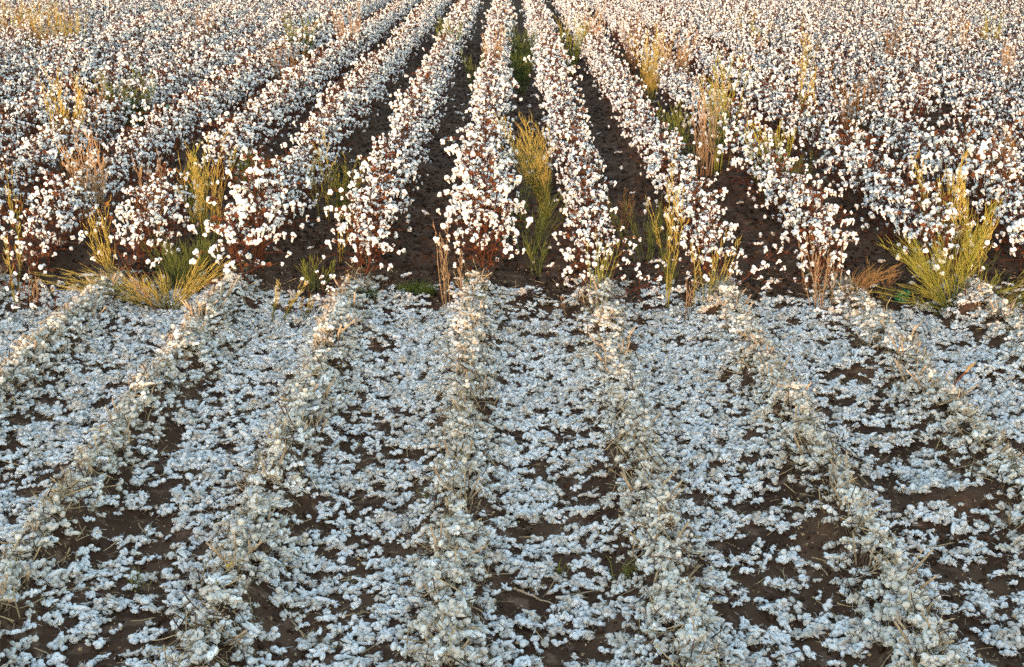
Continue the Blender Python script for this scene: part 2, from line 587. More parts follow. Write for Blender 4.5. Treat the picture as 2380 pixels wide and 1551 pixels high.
# plants knocked over at the cut edge
for (u, v, rot, k, lab) in ((1690, 712, (0.0, 0.95, 0.4), 3, 'broken cotton plant leaning over beside the tan weed stalks at the cut edge'),
                            (1425, 712, (-0.25, 1.25, 0.1), 7, 'knocked down cotton plant lying beside the cut end of the row with yellow green shoots'),
                            (660, 712, (-0.35, 1.05, -.1), 5, 'bent cotton plant leaning out over bare soil near the tall golden weed clump'),
                            (150, 715, (-0.2, -1.1, .2), 9, 'flattened cotton plant lying under the sprawling yellow weeds')):
    p = at(u, v)
    root = empty('fallen_cotton_plant', (p.x, p.y, gz(p.x, p.y) + .02), rot, 0.8)
    tag(root, lab, 'cotton plant')
    o = bpy.data.objects.new('stalk', STALK_ME[k]); COL.objects.link(o); o.parent = root
    for kb, M in PLANTS[k][1]:
        add_boll(root, kb, M)


# ------------------------------------------------------------------ loose cotton on the stripped ground
def make_tuft(k, plain=False):
    b = MB(); rr = random.Random(900 + k)
    kind = k % 4
    n = (rr.randint(2, 4), rr.randint(5, 8), rr.randint(9, 14), rr.randint(5, 8))[kind]
    L = []
    for j in range(n):
        r = rr.uniform(.0105, .0195) * (0.9 if kind == 2 else 1)
        if not L:
            c = Vector((0, 0, r * .7))
        elif kind == 1:         # rope
            p, r0 = L[-1]
            q = rr.gauss(0, .55)
            c = p + Vector((math.cos(q), math.sin(q), 0)) * (r + r0) * .82; c.z = r * .7 + rr.uniform(0, .006)
        else:
            p, r0 = rr.choice(L)
            q = rr.uniform(0, 6.28); e = rr.uniform(.1, 1.1) if kind == 2 else rr.uniform(-.1, .35)
            c = p + Vector((math.cos(q) * math.cos(e) * 1.15, math.sin(q) * math.cos(e), math.sin(e))) * (r + r0) * .78
            c.z = max(c.z, r * .6)
        L.append((c, r))
    mid = sum((c for c, r in L), Vector()) / n
    for j, (c, r) in enumerate(L):
        c = c - Vector((mid.x, mid.y, 0)); L[j] = (c, r)
        st_ = rr.choice((1, 1, 1.15, 1.4, 1.9, 2.6))
        b.lump(c, (r * st_, r * rr.uniform(.85, 1.1) / st_ ** .3, r * rr.uniform(.75, 1.0) / st_ ** .3), rmat(rr.uniform(-.4, .4), rr.uniform(-.4, .4), rr.uniform(0, 6.28)), 2, .36, 1.3, k * 3.3 + j * 1.7)
    for j in range(n + 3):     # wisps and trash
        c, r = rr.choice(L)
        q = rr.uniform(0, 6.28); l = rr.uniform(.015, .05)
        dd = Vector((math.cos(q), math.sin(q), rr.uniform(-.3, .7)))
        p = c + dd * r * .6
        m1 = p + dd * l * .5 + Vector((rr.uniform(-.008, .008), rr.uniform(-.008, .008), rr.uniform(-.004, .010)))
        t = rr.random()
        b.tube([p, m1, p + dd * l], rr.uniform(.0006, .0013), 3, 1 if t < .55 else (2 if t < .75 else 3))
    for j in range(n // 2 + 1):          # bits of dark leaf trash
        c, r = rr.choice(L)
        c = c + Vector((rr.gauss(0, .5), rr.gauss(-.4, .5), rr.uniform(.3, 1))).normalized() * r
        b.lump(c, (.0034, .0022, .0022), None, 1, .3, 2, j + k, 3)
    return b


TUFTS = [make_tuft(k) for k in range(16)]
TUFT_ME = [t.mesh('loose_cotton', [M_DIRTY if k % 5 else M_MATTED, M_FIBRE, M_STRAW, M_TWIG]) for k, t in enumerate(TUFTS)]
TUFT_MAT_ME = [t.mesh('matted_cotton', [M_MATTED, M_FIBRE, M_STRAW, M_TWIG]) for t in TUFTS]


def cover(x, y):
    """how thickly loose cotton lies"""
    r = ridge(x + 0.05 * (vnoise(y * 0.7, x * 0.2, 3) - 0.5))
    n = fbm(x * 3.0, y * 6.5, 51, 3)
    nf = vnoise(x * 10, y * 17, 57)
    n2 = fbm(x * 0.9 + 9, y * 1.6, 61, 2)
    c = 0.42 + 1.5 * (n - 0.5) + 1.1 * (nf - .5) + 0.6 * (n2 - .5) + 0.34 * r ** 8 + 0.20 * sstep(5.8, 8.5, y)
    for bx, by, rx, ry in BARE:
        c = c - 0.75 * np.exp(-(((x - bx) / rx) ** 2 + ((y - by) / ry) ** 2) * 1.1)
    inside = 1 - sstep(-0.15, 0.35, y - edge_y(x) + .7 * (fbm(x * 3, y * 3, 88, 2) - .5) - .25 * r ** 2)
    c = np.clip(c, 0.10, 1.0) * inside
    return np.where(y > edge_y(x) - .1, np.maximum(c, 0.045), c)


def sample(n, y0, y1, margin=1.0):
    y = RNG.uniform(y0, y1, n * 3)
    keep = RNG.random(n * 3) < (0.42 * y + margin) / (0.42 * y1 + margin)
    y = y[keep][:n]
    x = RNG.uniform(-1, 1, len(y)) * (0.42 * y + margin)
    return x, y


x, y = sample(41000, 3.9, 11.0)
acc = RNG.random(len(x)) < cover(x, y)
x, y = x[acc], y[acc]
x2, y2 = sample(900, 10.5, 24)
acc = RNG.random(len(x2)) < 0.5
x, y = np.concatenate([x, x2[acc]]), np.concatenate([y, y2[acc]])
r = ridge(x)
z = ground_z(x, y) + r ** 10 * RNG.uniform(0, .09, len(x)) * (y < 10.4) + RNG.uniform(-.004, .006, len(x))
n = len(x)
ids = RNG.choice(4, n, p=(.52, .16, .13, .19)) + 4 * RNG.integers(0, 4, n)
swap = (r > .6) & (RNG.random(n) < .5)
rots = np.stack([RNG.normal(0, .22, n), RNG.normal(0, .22, n), RNG.normal(0, .55, n) + math.pi * RNG.integers(0, 2, n)], 1)
rots[:, 2] = np.where(ids % 4 == 1, rots[:, 2], RNG.uniform(0, 6.28, n))
scl = RNG.uniform(.5, 1.08, n)
TOTAL = n
mat_sel = RNG.random(n) < .10 + .75 * r ** 6
P = np.stack([x, y, z], 1)
dp = depth(y)
inview = (np.abs(x) < .395 * dp) & (y > 4.80) & (cover(x, y) > 0)
order = np.argsort(np.where(inview, dp - 0.35 * scl, 1e9))[:290]
mine = np.zeros(n, bool); mine[order] = True
for j in order:
    me = (TUFT_MAT_ME if mat_sel[j] else TUFT_ME)[ids[j]]
    o = bpy.data.objects.new('cotton_tuft', me); COL.objects.link(o)
    o.location = P[j]; o.rotation_euler = rots[j]; o.scale = (float(scl[j]) * 1.05,) * 3
    tag(o, 'loose white cotton tuft lying on the soil along the bottom edge of the photo', 'cotton tuft', 'loose cotton tufts along the bottom edge')
s1 = ~mine & ~mat_sel
scatter('loose_cotton', TUFT_ME, P[s1], rots[s1], scl[s1], ids[s1], 'loose white cotton strewn thickly over the stripped ground')
s2 = ~mine & mat_sel
scatter('matted_cotton', TUFT_MAT_ME, P[s2], rots[s2], scl[s2], ids[s2], 'dirty matted cotton and fibre caught along the stubble ridges')

# ------------------------------------------------------------------ straw, twigs, clods
STICKS = []
for k in range(10):
    b = MB(); rr = random.Random(60 + k)
    L = rr.uniform(.02, .075) if k < 8 else rr.uniform(.10, .16)
    n_ = 4; p = Vector((-L / 2, 0, .003)); q = [p]
    for i in range(n_):
        p = p + Vector((L / n_, rr.uniform(-.035, .035) * L, rr.uniform(-.02, .03) * L)); q.append(p)
    b.tube(q, rr.uniform(.0009, .0019) if k < 8 else .0028, 4)
    STICKS.append(b.mesh('straw', [M_STRAW if k % 2 else M_TWIG]))
x, y = sample(20000, 3.9, 11.2)
n = len(x); r = ridge(x)
keep = RNG.random(n) < .3 + .7 * r ** 2
x, y, r = x[keep], y[keep], r[keep]
x2, y2 = sample(40000, 3.9, 10.6)
r2 = ridge(x2); k2 = (r2 > .72) & (RNG.random(len(x2)) < .9)
x, y, r = np.concatenate([x, x2[k2]]), np.concatenate([y, y2[k2]]), np.concatenate([r, r2[k2]])
n = len(x)
z = ground_z(x, y) + RNG.uniform(.0, .03, n) + r ** 4 * RNG.uniform(0, .10, n)
rots = np.stack([RNG.normal(0, .2, n), RNG.normal(0, .25, n) * (1 + 2 * (r > .7)), RNG.uniform(0, 6.28, n)], 1)
scatter('straw_litter', STICKS, np.stack([x, y, z], 1), rots, RNG.uniform(.6, 1.3, n), RNG.integers(0, 10, n), 'tan straw bits and dark twigs scattered over the stripped ground')
CLODS = []
for k in range(5):
    b = MB(); b.lump((0, 0, 0), (.012, .011, .008), None, 1, .7, 1.5, k * 2.2); CLODS.append(b.mesh('soil_clods', [M_CLOD], False))
x, y = sample(22000, 3.9, 16)
n = len(x)
scatter('soil_clods', CLODS, np.stack([x, y, ground_z(x, y) + .002], 1), RNG.uniform(0, 6, (n, 3)), RNG.uniform(.25, 1.7, n) * RNG.uniform(.4, 1.6, n), RNG.integers(0, 5, n), 'small dark brown soil clods on the furrow floor')

CRUSHED = []
for k in range(10):
    b = MB(); rr = random.Random(760 + k); L = rr.uniform(.03, .10); p = Vector((-L / 2, 0, 0)); q = [p]
    for i in range(3):
        p = p + Vector((L / 3, rr.uniform(-.08, .08) * L, rr.uniform(-.06, .06) * L)); q.append(p)
    b.tube(q, [rr.uniform(.0010, .0032) for _ in q], 4)
    CRUSHED.append(b.mesh('crushed_stalks', [M_STUB if k % 2 else M_STRAW]))
x, y = sample(60000, 3.9, 10.75)
r = ridge(x + 0.05 * (vnoise(y * 0.7, x * 0.2, 3) - 0.5))
keep = RNG.random(len(x)) < r ** 12 * (.25 + 1.1 * fbm(x * 2, y * 2.5, 19, 2)) * .62
x, y = x[keep], y[keep]; n = len(x)
scatter('crushed_stalks', CRUSHED, np.stack([x, y, ground_z(x, y) + RNG.uniform(.01, .12, n)], 1), np.stack([RNG.normal(0, .3, n), RNG.normal(0, .75, n), RNG.uniform(0, 6, n)], 1),
        RNG.uniform(.6, 1.25, n), RNG.integers(0, 10, n), 'tan crushed stalk bits heaped along the stubble ridges')

FLAKES = []
for k in range(6):
    b = MB(); rr = random.Random(40 + k); L = rr.uniform(.006, .013); w = L * rr.uniform(.3, .7)
    b.add([(-L, 0, .001), (0, w, .004), (L, 0, .002), (0, -w, .001), (0, 0, .006)], [(0, 4, 1), (1, 4, 2), (2, 4, 3), (3, 4, 0), (0, 1, 2), (0, 2, 3)])
    FLAKES.append(b.mesh('leaf_litter', [M_TWIG if k % 3 else M_STRAW], False))
x, y = sample(30000, 3.9, 11.5)
n = len(x)
scatter('leaf_litter', FLAKES, np.stack([x, y, ground_z(x, y) + RNG.uniform(.002, .03, n) * (RNG.random(n) < .6)], 1), np.stack([RNG.normal(0, .5, n), RNG.normal(0, .5, n), RNG.uniform(0, 6, n)], 1),
        RNG.uniform(.5, 1.5, n), RNG.integers(0, 6, n), 'crumbled dark and tan leaf litter on soil and cotton')

DEAD = []  # leaf litter added to the crop furrows to darken them like shade
for k in range(6):
    b = MB(); rr = random.Random(640 + k); L = rr.uniform(.015, .035)
    b.add([(-L, 0, .002), (-L * .2, L * .8, .012), (L, L * .1, .004), (L * .1, -L * .7, .009), (0, 0, .016)], [(0, 4, 1), (1, 4, 2), (2, 4, 3), (3, 4, 0), (0, 1, 2), (0, 2, 3)])
    b.tube([(-L, .004, .006), (L * 1.5, -.004, .012)], .0016, 3)
    DEAD.append(b.mesh('shade_dark_leaves', [M_DEAD], False))
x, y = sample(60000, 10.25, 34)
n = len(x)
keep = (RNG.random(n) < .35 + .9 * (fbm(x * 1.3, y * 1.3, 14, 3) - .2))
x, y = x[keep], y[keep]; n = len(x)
scatter('shade_dark_leaves', DEAD, np.stack([x, y, ground_z(x, y) + .002], 1), np.stack([RNG.normal(0, .3, n), RNG.normal(0, .3, n), RNG.uniform(0, 6, n)], 1),
        RNG.uniform(.5, 1.4, n), RNG.integers(0, 6, n), 'dead leaf litter coloured near black to deepen furrow shade in the standing crop')

# ------------------------------------------------------------------ cut stubs along the ridges
STUBS = []
for k in range(12):
    b = MB(); rr = random.Random(300 + k)
    for j in range(rr.randint(2, 5)):
        p = Vector((rr.gauss(0, .022), rr.gauss(0, .03), -.02)); h = rr.uniform(.07, .16)
        l = Vector((rr.gauss(0, .38), rr.gauss(0, .38), 1))
        r0 = rr.uniform(.0025, .0080)
        b.tube([p, p + l * h * .5 + Vector((rr.gauss(0, .004), rr.gauss(0, .004), 0)), p + l * h], [r0, r0 * .95, r0 * .7], 5)
        if rr.random() < .6:       # frayed bark strip
            q = rr.uniform(0, 6.28); d_ = Vector((math.cos(q), math.sin(q), rr.uniform(-.5, .5)))
            b.tube([p + l * h * .9, p + l * h * .9 + d_ * .02 + Vector((0, 0, .012)), p + l * h * .8 + d_ * .05], [.002, .0016, .0008], 3)
    for j in range(6):
        c = (rr.gauss(0, .022), rr.gauss(0, .03), rr.uniform(.01, .11)); s = rr.uniform(.008, .015)
        b.lump(c, (s, s, s * 1.25), rmat(0, 0, rr.uniform(0, 6)), 2, .5, 1.7, k * 4.1 + j, 1)
    STUBS.append(b.mesh('cut_stub', [M_STUB, M_MATTED]))
count = 0
for i in range(-5, 6):
    y = 4.6 + random.uniform(0, .1)
    while y < 10.3:
        x = W * (i + OFF) + random.gauss(0, .035)
        if abs(x) < .40 * depth(y) + .05 and random.random() < .9 and count < 298:
            o = bpy.data.objects.new('cut_stub', STUBS[random.randrange(12)]); COL.objects.link(o)
            o.location = (x, y, gz(x, y)); o.rotation_euler = (random.gauss(0, .12), random.gauss(0, .12), random.uniform(0, 6.28)); o.scale = (random.uniform(.75, 1.3),) * 3
            w = 'middle ridge' if i == 0 else '%s ridge %s of the middle ridge' % (ORD[abs(i) - 1], 'left' if i < 0 else 'right')
            tag(o, 'tan cut cotton stubs with caught lint on the ' + w, 'stubble', 'cut cotton stubs along the ' + w)
            count += 1
        y += random.uniform(.10, .19)


# ------------------------------------------------------------------ weeds
def weed(label, x, y, h, n, spread, pal, lean=(0, 0), bl=.10, bd=10, sag=0.0, thick=1.0, name='weed', seed=0, foot=.03, green=.42, cat='weed', group=None):
    rr = random.Random(seed * 13 + 5)
    thick *= .88; n = max(2, int(n * .85))
    st, hd, fo = MB(), MB(), MB()
    for j in range(n):
        q = rr.uniform(0, 6.28); sp = spread * math.sqrt(rr.random())
        L = h * rr.uniform(.62, 1.0)
        fx, fy = foot * math.cos(q) * rr.random(), foot * math.sin(q) * rr.random()
        wa, wb = rr.uniform(0, 6), rr.uniform(0, 6)

        def pos(t):
            g = t ** 1.25
            return Vector((fx + (math.cos(q) * sp + lean[0]) * L * g + .028 * h * math.sin(t * 5 + wa) * t, fy + (math.sin(q) * sp + lean[1]) * L * g + .028 * h * math.cos(t * 4.4 + wb) * t, -.02 + L * (t - sag * t * t)))
        m = 7
        st.tube([pos(t / m) for t in range(m + 1)], [(.0040 - .0028 * t / m) * thick for t in range(m + 1)], 3)
        for k in range(bd):
            t = .16 + .82 * (k + rr.random()) / bd
            p = pos(t); tg = (pos(min(1, t + .05)) - pos(t - .05)).normalized()
            a = rr.uniform(0, 6.28)
            sd = (Vector((math.cos(a), math.sin(a), .1)) * rr.uniform(.3, .8) + tg).normalized()
            ll = bl * rr.uniform(.5, 1.6) * (1.2 - .6 * t)
            up = t > green * rr.uniform(.7, 1.3)
            B = hd if up else fo
            r0 = .00145 * thick
            wob = Vector((rr.gauss(0, 1), rr.gauss(0, 1), rr.gauss(0, 1))) * .06 * ll
            e1, e2, e3 = p + sd * ll * .35 + wob, p + sd * ll * .7 - wob * .5 + tg * ll * .08, p + sd * ll * .9 + tg * ll * .35
            B.tube([p, e1, e2, e3], [r0, r0 * (1.3 if up else .9), r0 * (1.3 if up else .8), r0 * .5], 3)
            for c in range(3):      # side twigs
                u_ = rr.uniform(.2, .95)
                w = p.lerp(e2, u_)
                v2 = w + ((Vector((rr.gauss(0, 1), rr.gauss(0, 1), rr.gauss(0, .6))).normalized() * .7 + sd + tg * .4).normalized()) * ll * rr.uniform(.15, .42)
                B.tube([w, v2], [r0 * (1.0 if up else .8), r0 * .45], 3)
    root = empty(name, (x, y, gz(x, y)))
    tag(root, label, cat, group)
    st.obj('stem', [PAL[pal][0]], root)
    if hd.n:
        hd.obj('seed_sprays', [PAL[pal][1]], root)
    if fo.n:
        fo.obj('foliage', [PAL[pal][2]], root)
    return root


def wb(label, ub, vb, ut, vt, n, spread, pal, **kw):
    """a weed whose foot is seen at ub, vb and whose tip is at ut, vt"""
    p = at(ub, vb)
    pm = F / depth(p.y)
    h = kw.pop('h', None) or (vb - vt) / (pm * .955)
    lx = (ut - ub) / pm / h
    weed(label, p.x, p.y, h, n, spread, pal, lean=(lx, kw.pop('ly', 0)), seed=int(ub * 7 + vb), **kw)


def wt(label, ut, vt, h, n, spread, pal, **kw):
    """a weed of height h whose tip is seen at ut, vt"""
    p = at(ut, vt, h)
    weed(label, p.x, p.y, h, n, spread, pal, seed=int(ut * 5 + vt + 900), **kw)


wb('tall golden weed clump rising between cotton rows, green at its foot', 486, 590, 490, 300, 17, .22, 'gold', bl=.15, bd=15, foot=.10)
wb('dark green bushy weed just behind the tall golden weed clump', 590, 465, 585, 345, 22, .30, 'green', bl=.12, bd=14, foot=.12)
wb('low dense dark green weed filling the furrow below the tall golden weed clump', 440, 655, 440, 530, 30, .42, 'dark', bl=.14, bd=12, foot=.2)
wb('bright golden plume weed leaning over the centre furrow', 1268, 490, 1195, 262, 30, .30, 'gold', bl=.17, bd=15, foot=.05, green=.3)
wb('sparse dark green weed in the furrow below the golden plume weed', 1235, 580, 1240, 420, 15, .5, 'dark', bl=.16, bd=12, foot=.12)
wb('wispy green shoots on the furrow floor in front of the golden plume weed', 1250, 625, 1255, 545, 7, .6, 'green', bl=.12, bd=7, foot=.1)
wb('yellow green feathery weed in the furrow left of the bare centre furrow', 800, 500, 820, 345, 18, .28, 'olive', bl=.12, bd=14, foot=.1, green=.6)
wb('thin golden stalks standing below the yellow green feathery weed', 790, 600, 802, 475, 5, .14, 'gold', bl=.06, bd=8)
wb('single tall yellow weed with slender upright seed spikes', 1553, 706, 1566, 318, 6, .09, 'gold', bl=.10, bd=20, foot=.02, thick=1.25)
wb('yellow branching side shoot leaning away beside the tall yellow weed', 1548, 640, 1490, 430, 3, .12, 'gold', bl=.08, bd=12)
wb('upright yellow green stem with long side shoots at the heart of the big bush', 2222, 712, 2252, 470, 10, .16, 'olive', bl=.16, bd=16, foot=.03, thick=1.3, green=.2)
wb('big spreading yellow green bush beside the green plastic scrap', 2205, 712, 2110, 530, 28, .50, 'olive', bl=.16, bd=12, foot=.06, green=.25, sag=.1)
wb('low dark green spray of weed lying at the foot of the big bush', 2205, 722, 2060, 690, 14, .75, 'olive', h=.36, bl=.15, bd=8, sag=.4, foot=.10)
wb('low dark green spray of weed trailing out of the right edge', 2310, 728, 2400, 690, 16, .75, 'olive', h=.38, bl=.15, bd=8, sag=.4, foot=.14)
wb('sprawling yellow weed lying flat along the cut edge', 365, 702, 150, 600, 16, .5, 'gold', h=.62, bl=.20, bd=9, sag=.42, foot=.03, green=.15)
wb('yellow arching weed bent over towards the cotton row', 402, 702, 530, 570, 12, .28, 'gold', h=.56, bl=.14, bd=8, sag=.16, foot=.03, green=.1, thick=1.2)
wb('pink stemmed weed leaning in the sprawling yellow weed', 362, 704, 300, 590, 3, .10, 'red', bl=.16, bd=8, foot=.01, thick=1.7, green=0)
wb('green yellow weed fanned low between the two sprawling yellow weeds', 392, 700, 345, 620, 14, .9, 'gold', h=.42, bl=.16, bd=9, sag=.35, foot=.04, green=.3)
wb('forked yellow weed with bare wiry branches before the cotton', 262, 668, 235, 478, 8, .24, 'gold', bl=.13, bd=10, foot=.02, green=.1, thick=1.15)
wb('slim tan weed stalks at the photo left edge', 38, 705, 32, 480, 5, .12, 'gold', bl=.07, bd=10, foot=.05)
wb('thin upright golden weed rising above the leftmost cotton', 52, 640, 62, 370, 5, .10, 'gold', bl=.08, bd=12, foot=.03)
wb('knee high tan stalks before the leftmost cotton', 85, 712, 105, 590, 6, .2, 'tan', bl=.06, bd=6, foot=.05)
wb('reddish dry weed stalks beside the cut end of the middle row', 1040, 706, 1025, 452, 6, .10, 'tan', bl=.07, bd=10, foot=.05)
wb('thin tan stalks standing inside the cut end of the middle row', 1075, 708, 1075, 590, 4, .16, 'tan', bl=.06, bd=6, foot=.06)
wb('pair of short bare stalks standing on the soil by the wide dark furrow', 1315, 722, 1295, 640, 3, .12, 'tan', bl=.03, bd=5, foot=.05)
wb('yellow green shoots at the foot of the row right of the golden plume', 1388, 712, 1398, 560, 10, .22, 'olive', bl=.07, bd=8, foot=.06)
wb('cluster of tan weed stalks before the row with the tall yellow weed', 1640, 722, 1650, 540, 12, .20, 'gold', bl=.07, bd=9, foot=.12)
wb('short tan stalks right beside the foot of the tall yellow weed', 1592, 724, 1600, 610, 6, .2, 'tan', bl=.05, bd=6, foot=.07)
wb('tan weed stalks at the cut end of the row left of the big bush', 1905, 716, 1893, 525, 11, .24, 'tan', bl=.09, bd=9, foot=.1)
wb('dry brown weed sprawling over bare soil left of the big bush', 1955, 722, 2070, 640, 12, .3, 'brown', h=.40, bl=.13, bd=10, sag=.2, foot=.04, green=0)
wb('brown wiry weed standing left of the green plastic scrap', 2035, 690, 2040, 590, 9, .35, 'brown', bl=.09, bd=9, foot=.08)
wb('small green weed on the furrow floor left of the cut cotton row end', 735, 660, 738, 580, 14, .5, 'green', bl=.10, bd=8, foot=.06)
wb('golden bent stalks at the cut edge near the bent cotton plant', 640, 722, 690, 600, 8, .28, 'gold', bl=.08, bd=8, foot=.06)
wb('thin yellow stalks at the cut edge right of the bent golden stalks', 705, 722, 712, 655, 5, .22, 'gold', bl=.05, bd=6, foot=.06)
wb('dark green weed in the furrow left of the tall yellow weed', 1500, 590, 1480, 455, 14, .5, 'dark', bl=.15, bd=12, foot=.12)
wb('brown tangled dry weed in the furrow behind the dark green weed', 1440, 520, 1435, 430, 14, .5, 'brown', bl=.12, bd=9, foot=.12)
wb('dark green weed in the furrow right of the tall yellow weed', 1625, 380, 1610, 300, 14, .35, 'dark', bl=.12, bd=10, foot=.12)
wb('small orange dry stalk in the furrow by the golden plume weed', 1395, 410, 1400, 355, 4, .25, 'tan', bl=.05, bd=6, foot=.03)
wb('green weed sprays at the furrow edge right of the third row', 1850, 430, 1835, 335, 14, .4, 'green', bl=.12, bd=10, foot=.12)
wb('low pale weed stalks at the photo right edge', 2350, 720, 2370, 640, 9, .3, 'brown', bl=.09, bd=8, foot=.1)

FAR = [('gold topped green weed standing tall in the cotton beyond the tall yellow weed', 1680, 120, 1.25, 18, .16, 'olive', .55),
       ('tan plumed weed growing beside the gold topped green weed', 1655, 150, 1.1, 10, .2, 'tan', .1),
       ('needle thin golden weed reaching the upper edge above the distant cotton', 1888, 5, 1.35, 6, .07, 'gold', .2),
       ('thin golden weed below the needle thin one', 1893, 105, 1.2, 7, .10, 'gold', .25),
       ('golden tipped green weed in the furrow beyond the third row', 1805, 275, 1.0, 12, .22, 'olive', .6),
       ('broad pale golden weed patch in the distant cotton', 1520, 45, 1.15, 16, .28, 'gold', .1),
       ('pale golden weed right next to the broad pale golden patch', 1578, 50, 1.1, 14, .24, 'tan', .1),
       ('green gold bushy weed in the furrow near the upper edge', 1325, 22, 1.05, 18, .25, 'olive', .6),
       ('brown fan shaped weed leaning out of the cotton at the right', 2315, 285, 1.0, 16, .22, 'brown', .1),
       ('thin golden weed among cotton beside the brown fan shaped weed', 2212, 335, 1.1, 9, .16, 'gold', .2),
       ('greenish golden weed above the big spreading bush', 2262, 440, .9, 9, .14, 'gold', .4),
       ('wide dark green bush sunk in the cotton at upper left', 300, 170, .95, 30, .42, 'green', .8),
       ('golden weed stalks beside the wide dark green bush', 140, 150, 1.1, 14, .22, 'gold', .3),
       ('tan thin weed between the golden stalks and the wide green bush', 205, 165, 1.0, 8, .2, 'tan', .1),
       ('green weed patch near the upper edge left of the centre rows', 700, 28, 1.0, 24, .34, 'green', .7),
       ('tan weed tuft right of the green patch near the upper edge', 808, 12, 1.1, 14, .2, 'tan', .1),
       ('brown gold weed tuft below the green patch near the upper edge', 655, 70, 1.0, 12, .26, 'brown', .2),
       ('pinkish dry weed standing in the cotton at the left', 192, 300, 1.05, 14, .12, 'tan', .05),
       ('low green weed in the dark furrow far up the middle', 1106, 112, .55, 14, .3, 'green', .8),
       ('dark green weed blocking the far furrow right of the middle', 1216, 50, .75, 26, .3, 'dark', .8),
       ('green weed clump farther up the same blocked furrow', 1213, 105, .6, 20, .3, 'dark', .8),
       ('pinkish thin weed at the far end of the middle furrow', 1150, 55, 1.0, 9, .18, 'tan', .1),
       ('small green weed high up in the far furrow', 1045, 42, .8, 18, .3, 'green', .7),
       ('green gold weed near the upper right corner', 2312, 8, 1.1, 14, .2, 'olive', .5),
       ('tan weed below the green gold weed of the upper right corner', 2350, 60, 1.1, 10, .16, 'tan', .1),
       ('tan thin weed left of the upper right corner weeds', 2240, 20, 1.1, 8, .16, 'tan', .1),
       ('green weed in the furrow beyond the tall yellow weed', 1568, 225, .9, 16, .22, 'green', .6),
       ('fine tan weed tips in the distant cotton right of the middle', 1375, 10, 1.1, 10, .18, 'tan', .1),
       ('brown weed tips between the distant rows right of the middle', 1470, 15, 1.1, 12, .2, 'brown', .2),
       ('single tan stalk standing above the left cotton rows', 752, 285, 1.0, 4, .08, 'gold', .1),
       ('olive weed spray just left of the tall golden weed clump', 432, 350, .80, 7, .28, 'olive', .3),
       ('tan wiry weed between the pinkish weed and the tall golden clump', 340, 320, .95, 6, .18, 'tan', .1),
       ('brown weed tips in the cotton at the far right', 2080, 20, 1.1, 10, .2, 'brown', .2),
       ('greenish weed in the far cotton left of the needle thin weed', 1765, 15, 1.05, 10, .22, 'olive', .4),
       ('tan weed in the far cotton of the upper left', 470, 8, 1.1, 12, .2, 'brown', .2),
       ('broad brown weed in the far right cotton', 2010, 150, .95, 12, .25, 'brown', .3)]
for lab, u, v, h, n, sp, pal, gr in FAR:
    wt(lab, u, v, h + (.22 if v < 160 else 0), int(n * 1.2), sp * 1.1, pal, bl=.15, bd=16, foot=.14, green=gr, thick=1.6)
# the dry grass patch in the far corner
for k in range(12):
    u, v = 0 + 14 * k + random.uniform(-8, 8), random.uniform(-18, 24) - .12 * k
    wt('golden dry grass clump in the patch at the upper left corner', u, v, 1.25, 26, .3, 'gold' if k % 3 else 'brown', bl=.12, bd=10, foot=.25, green=.1, thick=1.3, name='dry_grass_clump', cat='dry grass',
       group='dry grass clumps in the upper left corner')


def grass(label, u, v, n, w, h, pal, name='grass_tuft'):
    p = at(u, v); rr = random.Random(int(u + v)); b = MB()
    for j in range(n):
        q, e = rr.uniform(0, 6.28), math.sqrt(rr.random())
        c = Vector((e * w * math.cos(q), e * w * .6 * math.sin(q), -.02)); a = rr.uniform(0, 6.28); l = h * rr.uniform(.5, 1)
        d_ = Vector((math.cos(a), math.sin(a), 0)) * rr.uniform(.2, .8)
        b.tube([c, c + d_ * l * .4 + Vector((0, 0, l * .7)), c + d_ * l + Vector((0, 0, l * .85))], [.0022, .0018, .0006], 3)
    o = b.obj(name, [PAL[pal][2] if pal in ('green', 'dark') else PAL[pal][0]])
    o.location = (p.x, p.y, gz(p.x, p.y))
    tag(o, label, 'grass')


grass('green grass tuft on the furrow floor left of the middle cotton row', 968, 668, 260, .17, .16, 'green')
grass('small green leafy tuft at the foot of the second row left of the plume', 850, 700, 60, .09, .12, 'green')
grass('small green tuft under the cut end of the middle cotton row', 1100, 700, 50, .08, .12, 'green')
grass('yellowish grass blades growing in a bare hollow right of the middle ridge', 1455, 1335, 26, .07, .16, 'olive')
grass('pale grass blades in the hollow left of the second ridge', 318, 1330, 16, .06, .14, 'olive')
grass('small green sprout by the middle ridge among loose cotton', 1300, 1300, 10, .03, .14, 'olive')
grass('green sprout in loose cotton left of the middle ridge', 995, 1155, 14, .04, .12, 'olive')
grass('green seedling near the third ridge right of the middle', 1745, 1090, 16, .03, .07, 'green')
grass('green weed sprout between loose cotton near the bottom edge', 455, 1515, 12, .03, .12, 'olive')
grass('green sprout above the yellow plastic strip', 415, 1410, 8, .02, .13, 'green')
grass('thin green sprig in the upper loose cotton near the middle', 1080, 975, 10, .04, .15, 'olive')

